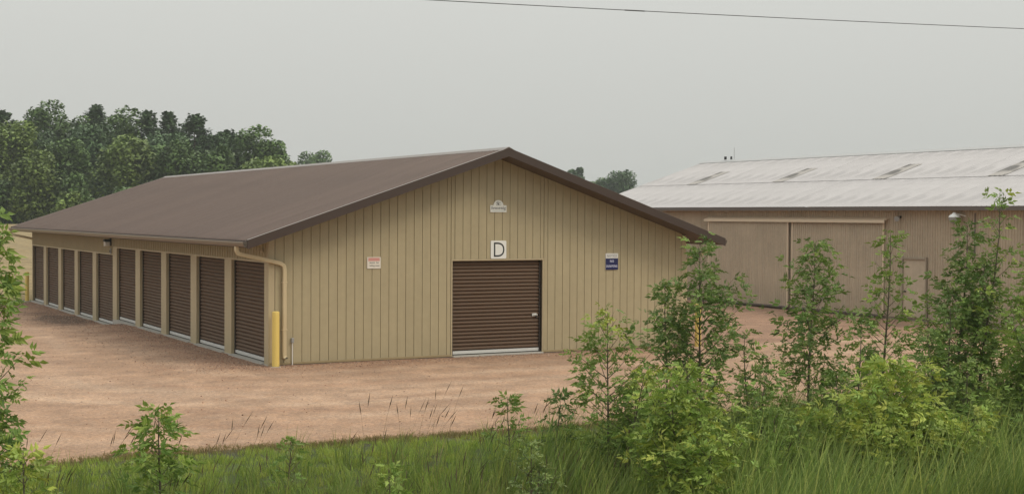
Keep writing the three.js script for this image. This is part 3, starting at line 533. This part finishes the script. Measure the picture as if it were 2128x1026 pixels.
for (const [lb, x, z, t, o] of [
  ['rounded mid-green ash regrowth at the foot of the yellow-tipped sapling', 0.75, 16.2, 1.15, { half: 0.6, seed: 31, stems: 3 }],
  ['mid-green ash regrowth between the two yellow-green bushes', 1.9, 17.2, 1.2, { half: 0.6, seed: 32, stems: 3, tip: { tone: LIME, p: 0.4 } }],
  ['leafy ash regrowth right of the wide pale bush, under the dense sapling', 6.0, 17.4, 1.5, { half: 0.75, seed: 33, stems: 4 }],
  ['low ash regrowth behind the wide pale bush, at the foot of the broad sapling', 4.3, 16.2, 1.25, { half: 0.6, seed: 34, stems: 3 }],
  ['low leafy ash regrowth in the lower right corner', 6.3, 18.6, 0.85, { half: 0.5, seed: 35, stems: 3, tone: DEEP }],
]) sapling(lb, x, z, t, { start: 0.12, dens: 0.9, tone: GREEN, tip: { tone: LIME, p: 0.2 }, name: 'ash_bush', ...o });
sapling('small ash shoot rising from the grass below the gable door', -0.95, 14.5, 0.95, { half: 0.24, seed: 15, start: 0.35, dens: 0.8, tone: GREEN, size: 0.2 });
sapling('small ash shoot at the foot of the yellow-tipped sapling', -0.12, 14.6, 0.98, { half: 0.22, seed: 16, start: 0.4, dens: 0.8, tone: DEEP, size: 0.2 });
sapling('single fresh green ash shoot in the grass left of the near corner', -6.73, 15.5, 1.25, { half: 0.42, seed: 17, start: 0.3, dens: 1.15, tone: LIME, tip: { tone: GREEN, p: 0.5 }, size: 0.2, full: 0.35 });
sapling('tiny leafy shoot at the lawn edge below the near corner', -4.5, 14.3, 0.5, { half: 0.24, seed: 18, start: 0.2, dens: 0.9, tone: GREEN, size: 0.15 });
sapling('ash sapling cut by the left edge of the view', -8.98, 16, 3.75, { half: 0.62, seed: 19, start: 0.3, dens: 1.0, tone: GREEN, tip: { tone: LIME, p: 0.4 }, size: 0.22, full: 0.5 });
sapling('yellow-green leafy clump in the lower left corner', -8.75, 17.5, 1.15, { half: 0.4, seed: 20, start: 0.15, dens: 1.1, tone: YELLOW, tip: { tone: LIME, p: 0.5 }, stems: 3, name: 'pale_bush' });
sapling('dark ash shoot behind the lower left yellow-green clump', -8.95, 16.6, 1.5, { half: 0.3, seed: 21, start: 0.4, dens: 0.9, tone: DEEP, size: 0.2 });
sapling('pale leafy shoots low in the grass below the near corner', -3.85, 16.5, 0.4, { half: 0.3, seed: 22, start: 0.2, dens: 1, tone: LIME, size: 0.18, stems: 2 });
sapling('grey-green leafy shoots in the grass below the gable door', -1.6, 16.4, 0.55, { half: 0.4, seed: 23, start: 0.2, dens: 0.9, tone: [0.26, 0.34, 0.11], size: 0.14, stems: 3 });

const grassMat = leafMat(0.7, 0.4);
function clump(seed, n, h, w, lean, spread, species, heads) { // every blade is one flat colour from end to end, taken from the list of plant colours
  const r = rng(seed), pos = [], col = [];
  for (let b = 0; b < n; b++) {
    const a = r() * 6.28, d = spread * Math.sqrt(r()), bx = Math.cos(a) * d, bz = Math.sin(a) * d, hh = h * (0.55 + 0.5 * r()), ww = w * (0.6 + 0.7 * r()), fa = r() * 3.14, lx = lean * (0.4 + 1.1 * r()) + (r() - 0.5) * 0.3, lz = (r() - 0.5) * 0.45, bladeColour = species[b % species.length];
    const P = (t) => V(bx + lx * hh * t * t, hh * t * (1 - 0.18 * t * lx * lx), bz + lz * hh * t * t), sv = V(Math.cos(fa), 0, Math.sin(fa));
    const S4 = 5; for (let k = 0; k < S4; k++) {
      const t0 = k / S4, t1 = (k + 1) / S4, w0 = ww * (1 - t0 * t0 * 0.9), w1 = k === S4 - 1 ? 0.0008 : ww * (1 - t1 * t1 * 0.9), p = P(t0), q = P(t1);
      const v = [[p, -w0], [p, w0], [q, w1], [p, -w0], [q, w1], [q, -w1]];
      for (const [o, s] of v) { pos.push(o.x + sv.x * s, o.y, o.z + sv.z * s); col.push(...bladeColour); }
    }
    if (heads) { const p = P(0.86), q = P(1.03), hw = 0.008; const hc = [0.11, 0.075, 0.04]; for (const [i, j] of [[1, 0], [0, 1]]) { const m = p.clone().lerp(q, 0.4); for (const o of [[p, 0], [m, hw], [q, 0], [p, 0], [q, 0], [m, -hw]]) { pos.push(o[0].x + i * o[1], o[0].y, o[0].z + j * o[1]); col.push(...hc); } } }
  }
  return geoFrom(pos, { col });
}
function scatter(name, label, geo, mat, count, seed, place) {
  const m = new THREE.InstancedMesh(geo, mat, count), r = rng(seed), M = new THREE.Matrix4(), q = new THREE.Quaternion(), c = new THREE.Color(); let n = 0, tries = 0;
  while (n < count && tries++ < count * 30) {
    const s = place(r); if (!s) continue; const [x, z, sc, rot, tint, sink = 0.03] = s;
    q.setFromAxisAngle(UP, rot); M.compose(V(x, H(x, z) - sink, z), q, V(sc, sc * (0.85 + 0.3 * r()), sc)); m.setMatrixAt(n, M); const k = tint ?? 1; m.setColorAt(n, c.setRGB(k * (0.9 + 0.2 * r()), k, k * (0.9 + 0.2 * r()))); n++;
  }
  m.count = n; m.name = numbered(name); m.castShadow = m.receiveShadow = true; m.userData = { label, category: 'grass', kind: 'stuff' }; scene.add(m);
}
// mown verge
scatter('verge_grass', 'short mown green grass along the gravel edge', clump(31, 24, 0.13, 0.006, 0.2, 0.11, [[0.36, 0.45, 0.085], [0.4, 0.47, 0.1], [0.33, 0.43, 0.08]]), grassMat, 9000, 3, (r) => {
  const x = -13 + 27 * r(), z = 11.6 + 4.6 * r(), e = z - edge(x, z) - 0.25; if (e < 0 && r() > 0.12 * Math.exp(e * 3)) return null; if (e < 0.6 && r() > 0.35 + e) return null;
  return [x, z, 0.55 + 0.6 * r(), r() * 6.28, 0.8 + 0.4 * fbm(x * 0.8, z * 0.8, 3)];
});
scatter('dry_fringe', 'sparse dry brown grass fringing the gravel', clump(32, 20, 0.1, 0.006, 0.3, 0.12, [[0.28, 0.22, 0.09], [0.24, 0.21, 0.08]]), grassMat, 2600, 4, (r) => {
  const x = -13 + 27 * r(), z = 11.2 + 1.6 * r(), e = z - edge(x, z); if (Math.abs(e - 0.05) > 0.1 + 0.5 * r() * r()) return null; return [x, z, 0.5 + 0.7 * r(), r() * 6.28, 1];
});
// ditch grass: thinner on the left, dense and tall on the right
const dens = (x, z) => clamp(0.3 + 0.7 * ss((x + 3.5) / 4)) * ss((z - 13.6 - 0.8 * (fbm(x * 0.7, 1, 3) - 0.5)) / 1.4);
scatter('tall_grass', 'tall green grass filling the ditch in the foreground', clump(33, 22, 1.25, 0.0075, 0.2, 0.17, [[0.17, 0.26, 0.05], [0.29, 0.38, 0.07], [0.22, 0.31, 0.06], [0.36, 0.42, 0.1], [0.19, 0.27, 0.055]]), grassMat, 2600, 5, (r) => {
  const x = -12 + 25 * r(), z = 13.4 + 8 * r(), d = dens(x, z); if (r() > d) return null; return [x, z, (0.55 + 0.55 * r()) * (0.55 + 0.8 * ss((x + 3.5) / 4.5)), (r() - 0.5) * 1.6, 0.75 + 0.5 * fbm(x * 0.6, z * 0.6, 3)];
});
scatter('ditch_grass', 'mid-height bright grass among the tall ditch grass', clump(34, 24, 0.6, 0.0065, 0.3, 0.18, [[0.2, 0.3, 0.06], [0.33, 0.4, 0.085], [0.27, 0.37, 0.08], [0.24, 0.31, 0.1]]), grassMat, 3000, 6, (r) => {
  const x = -13 + 26 * r(), z = 13.2 + 8 * r(); if (r() > 0.25 + dens(x, z)) return null; return [x, z, 0.55 + 0.6 * r(), r() * 6.28, 0.75 + 0.5 * fbm(x * 0.9 + 4, z * 0.9, 3)];
});
scatter('dead_straw', 'pale dead straw blades among the ditch grass', clump(36, 7, 0.85, 0.0055, 0.45, 0.22, [[0.32, 0.26, 0.12], [0.27, 0.22, 0.1]]), grassMat, 700, 8, (r) => {
  const x = -11 + 23 * r(), z = 13.6 + 6.5 * r(); if (r() > 0.2 + dens(x, z)) return null; return [x, z, 0.5 + 0.6 * r(), r() * 6.28, 1];
});
scatter('seed_stalks', 'thin leaning brown grass stalks with seed heads above the ditch', clump(35, 3, 1.45, 0.0026, 0.34, 0.35, [[0.13, 0.11, 0.05], [0.15, 0.12, 0.06]], true), grassMat, 260, 7, (r) => {
  const x = -10 + 21 * r(), z = 13.9 + 4.5 * r(); if (r() > 0.35 + fbm(x * 0.8, 3, 2)) return null; return [x, z, 0.6 + 0.5 * r(), (r() - 0.5) * 2.4, 1];
});

{ // loose stones: thick along the walls, thin over the lot
  const g = new THREE.IcosahedronGeometry(1, 0); g.scale(1, 0.6, 0.8);
  const n = 14000, m = new THREE.InstancedMesh(g, std(0xffffff, 0.95), n), r = rng(77), M = new THREE.Matrix4(), q = new THREE.Quaternion(), c = new THREE.Color(); let k = 0;
  const kinds = [[0.3, 0.165, 0.105], [0.38, 0.24, 0.16], [0.26, 0.19, 0.15], [0.45, 0.34, 0.26], [0.2, 0.12, 0.085]];
  while (k < n) {
    const u = r(); let x, z; if (u < 0.6) { x = -0.12 - 3.2 * r() * r(); z = 1 - 34 * r(); } else if (u < 0.75) { x = 13 * r(); z = 0.1 + 1.6 * r() * r(); } else { x = -13 + 39 * r(); z = -10 + 21.6 * r(); if (x > -0.1 && x < 12.9 && z < 0.1) continue; }
    const s = 0.009 + 0.02 * r() * r(); q.setFromEuler(new THREE.Euler(r() * 3, r() * 6, r() * 3)); M.compose(V(x, H(x, z) + 0.022, z), q, V(s, s, s)); m.setMatrixAt(k, M);
    const t = kinds[Math.floor(r() * 5)]; m.setColorAt(k++, c.setRGB(t[0], t[1], t[2]));
  }
  m.name = 'loose_stones'; m.castShadow = m.receiveShadow = true; m.userData = { label: 'loose reddish stones strewn along the walls and over the lot', category: 'stones', kind: 'stuff' }; scene.add(m);
}
// ---------------------------------------------------------------- tree line behind the field
const farLeaf = leafMat(0.8, 0.2);
function tuft(pos, col, nor, out, p, size, r, c, flat = 0) { // a small bent spray of leaves
  const a = r() * 6.28, tl = (r() - 0.5) * 2 * (1 - flat), d = V(Math.cos(a), tl, Math.sin(a)).normalize(), n = V(r() - 0.5, 0.6 + r() * flat * 2, r() - 0.5).normalize(), s = d.clone().cross(n).normalize();
  const k = 0.88 + 0.24 * r(), A1 = p.clone().addScaledVector(d, -size * 0.6), T = p.clone().addScaledVector(d, size * 0.7).addScaledVector(UP, -size * 0.2), L1 = p.clone().addScaledVector(s, size * 0.45), R1 = p.clone().addScaledVector(s, -size * 0.45);
  const o = out.clone().normalize().add(V(r() - 0.5, r() - 0.5, r() - 0.5).multiplyScalar(0.9)).normalize();
  const face = R1.clone().sub(A1).cross(L1.clone().sub(A1)).dot(o) > 0 ? [A1, R1, L1, L1, R1, T] : [A1, L1, R1, R1, L1, T];
  for (const v of face) { pos.push(v.x, v.y, v.z); nor.push(o.x, o.y, o.z); col.push(c[0] * k, c[1] * k, c[2] * k); }
}
function farTree(label, x, z, topY, rad, o = {}) {
  const { pine = false, seed = 1, tone = DEEP, low = 0.12, n = 9000, size = 0.42, name = pine ? 'pine_tree' : 'broadleaf_tree' } = o;
  const r = rng(seed * 104729 + 7), by = H(x, z) - 0.1, h = topY - by, g = thing(name, label, name.includes('shrub') ? 'shrub' : 'tree', [x, by, z], 'trees beyond the crop field'), pos = [], col = [], nor = [], wood = [];
  wood.push(taper([V(0, 0, 0), V(0.1 * rad * (r() - 0.5), h * 0.5, 0), V(0, h * (pine ? 0.97 : 0.75), 0)], 0.05 + 0.018 * h, 0.04, 7));
  if (pine) {
    const whorls = Math.round(h / 0.5);
    for (let k = 0; k < whorls; k++) {
      const f = low + (1 - low) * (k + 0.5 * r()) / whorls, y = h * f, nb = 5 + Math.floor(r() * 3), rl = rad * Math.min(1, 1.3 * Math.pow(1 - f, 0.6) + 0.13);
      for (let b = 0; b < nb; b++) {
        const a = r() * 6.28, len = rl * (0.45 + 0.65 * r()), up = 0.05 + 0.5 * f, e = V(Math.cos(a) * len, y + len * up, Math.sin(a) * len); wood.push(taper([V(0, y, 0), e], 0.05, 0.015, 3));
        const m = Math.max(3, Math.round(n / (whorls * nb))), tt = 0.75 + 0.5 * r();
        for (let i = 0; i < m; i++) { const s = 0.25 + 0.8 * Math.sqrt(r()), p = V(Math.cos(a) * len * s + (r() - 0.5) * len * 0.35, y + len * up * s + (r() - 0.4) * 0.9, Math.sin(a) * len * s + (r() - 0.5) * len * 0.35); tuft(pos, col, nor, V(Math.cos(a), 0.6, Math.sin(a)), p, size * (0.7 + 0.5 * r()), r, tone.map((q) => q * tt), 0.5); }
      }
    }
  } else {
    const lobes = [], nl = 22;
    for (let k = 0; k < nl; k++) { const f = low + (0.93 - low) * ((k + r()) / nl), env = Math.sqrt(Math.max(0.06, 1 - Math.pow((f - 0.48) / 0.56, 2))), a = k * 2.4 + r(), d = rad * env * (0.3 + 0.45 * r()); lobes.push([V(Math.cos(a) * d, h * f, Math.sin(a) * d), rad * (0.32 + 0.22 * r()) * (0.6 + 0.5 * env), 0.72 + 0.56 * r()]); }
    for (const [c, lr, tt] of lobes) {
      wood.push(taper([V(0, c.y * 0.6, 0), c], 0.08, 0.02, 4)); const m = Math.round(n / nl);
      for (let i = 0; i < m; i++) { const d = V(r() - 0.5, (r() - 0.42) * 1.0, r() - 0.5).normalize().multiplyScalar(lr * (0.15 + 0.95 * Math.cbrt(r()))); tuft(pos, col, nor, d.clone().addScaledVector(UP, lr * 0.25), c.clone().add(d), size * (0.7 + 0.5 * r()), r, tone.map((q) => q * tt)); }
    }
  }
  part('trunk', mergeGeometries(wood), barkMat, g); const cg = geoFrom(pos, { col }); cg.setAttribute('normal', new THREE.Float32BufferAttribute(nor, 3)); part('crown', cg, farLeaf, g);
}
const PINE = [0.085, 0.15, 0.06], OAK = [0.11, 0.185, 0.052], YELLOW_GREEN = [0.17, 0.24, 0.06];  // leaf colours; the third is a lighter yellow-green
const row = [ // label, x, z, top, radius, options
  ['tall pine at the left edge of the tree line', 20, -177, 18, 3.6, { pine: true, tone: PINE }],
  ['broad green tree in front of the leftmost pine', 18.4, -160.5, 15.6, 4.4, { tone: YELLOW_GREEN }],
  ['highest round-topped tree near the left end of the tree line', 26.3, -179, 19.6, 4.6, { tone: OAK }],
  ['dark tree filling the dip right of the highest round top', 29.6, -176, 17.2, 3.8, { tone: OAK }],
  ['yellowish smaller tree standing forward at the left of the tree line', 19.8, -148, 10.8, 3.4, { tone: YELLOW_GREEN, n: 7000 }],
  ['dark pine with a pointed top, second summit of the tree line', 32.8, -175.7, 19.1, 3.2, { pine: true, tone: PINE }],
  ['broad dark crown between the second and third summits', 35.4, -171, 18.2, 4.6, { tone: OAK }],
  ['mid-height green tree standing forward below the second summit', 25.4, -160, 13, 4.2, { tone: OAK }],
  ['pine with a small plume top near the middle of the tree line', 39.6, -172, 18.4, 3.0, { pine: true, tone: PINE }],
  ['open plumed pine rising free of its neighbours in mid tree line', 42.4, -170.6, 18.4, 2.6, { pine: true, tone: PINE, n: 6500 }],
  ['wide green tree standing forward in the middle of the tree line', 32.4, -153, 13.2, 4.8, { tone: YELLOW_GREEN }],
  ['pine with a bushy double top right of the open plumed pine', 44.2, -164, 17.6, 3.2, { pine: true, tone: PINE }],
  ['dark rounded tree right of the bushy double-topped pine', 46.8, -162.6, 15.6, 3.6, { tone: PINE }],
  ['broad tree standing forward below the plumed pines', 37.8, -151, 12.8, 4.4, { tone: OAK }],
  ['pine starting the lower right shoulder of the tree line', 50, -166, 15.5, 3.0, { pine: true, tone: PINE }],
  ['flat-topped dark tree on the right shoulder of the tree line', 51.6, -160, 15.6, 4.0, { tone: OAK }],
  ['green tree in front of the right shoulder of the tree line', 41.8, -147, 11.6, 4.2, { tone: OAK }],
  ['sloping tree towards the right end of the tree line', 53.6, -159, 14.1, 3.2, { tone: OAK }],
  ['low rounded tree closing the tree line at its right end', 55.4, -158, 11.0, 2.5, { tone: YELLOW_GREEN }],
  ['light green tree rising just over the brown roof ridge at the line end', 47, -140, 10.3, 4.0, { tone: YELLOW_GREEN }],
  ['small light shrub at the tree feet left of the brown roof', 21.6, -136, 6.2, 1.8, { tone: YELLOW_GREEN, n: 3500, name: 'field_shrub', low: 0.02 }],
  ['rounded shrub peeping over the sloping roof edge', 27.2, -133, 6.6, 2.2, { tone: OAK, n: 4000, name: 'field_shrub', low: 0.02 }],
  ['dark low shrub at the tree feet on the far left', 15.8, -150, 7.2, 3.0, { tone: OAK, n: 5000, name: 'field_shrub', low: 0.02 }],
  ['grey-green low shrub between the forward trees and the roof edge', 23.6, -147, 7.6, 3.0, { tone: OAK, n: 5000, name: 'field_shrub', low: 0.02 }],
  ['deep green filler tree behind the yellowish forward tree', 22.4, -168, 14.5, 4.4, { tone: PINE }],
  ['deep green tree behind the wide forward tree in mid line', 30, -166, 15.5, 4.4, { tone: PINE }],
  ['deep green tree behind the broad forward tree below the pines', 40, -163, 14.6, 4.4, { tone: PINE }],
  ['lone round tree top over the brown roof ridge, apart from the tree line', 105.4, -278.6, 18.0, 5, { tone: OAK, size: 0.5 }],
  ['small rounded tree top behind the right slope of the brown roof', 159, -249.4, 15.4, 2.7, { tone: PINE, size: 0.5, n: 5000 }],
  ['wide clustered tree crown beside the far end of the warehouse roof', 168.6, -244.5, 13.6, 4.6, { tone: PINE, size: 0.5 }],
  ['low tree left of the clustered crown behind the brown roof', 164.6, -248, 12.2, 3.2, { tone: OAK, size: 0.5, n: 5000 }],
  ['tiny tree top above the rake of the warehouse roof', 175.6, -233, 12.0, 1.8, { tone: OAK, size: 0.45, n: 2500 }],
];
row.forEach(([lb, x, z, t, rd, o], i) => farTree(lb, x, z, t, rd, { ...o, seed: i + 3 }));

renderer.render(scene, camera);
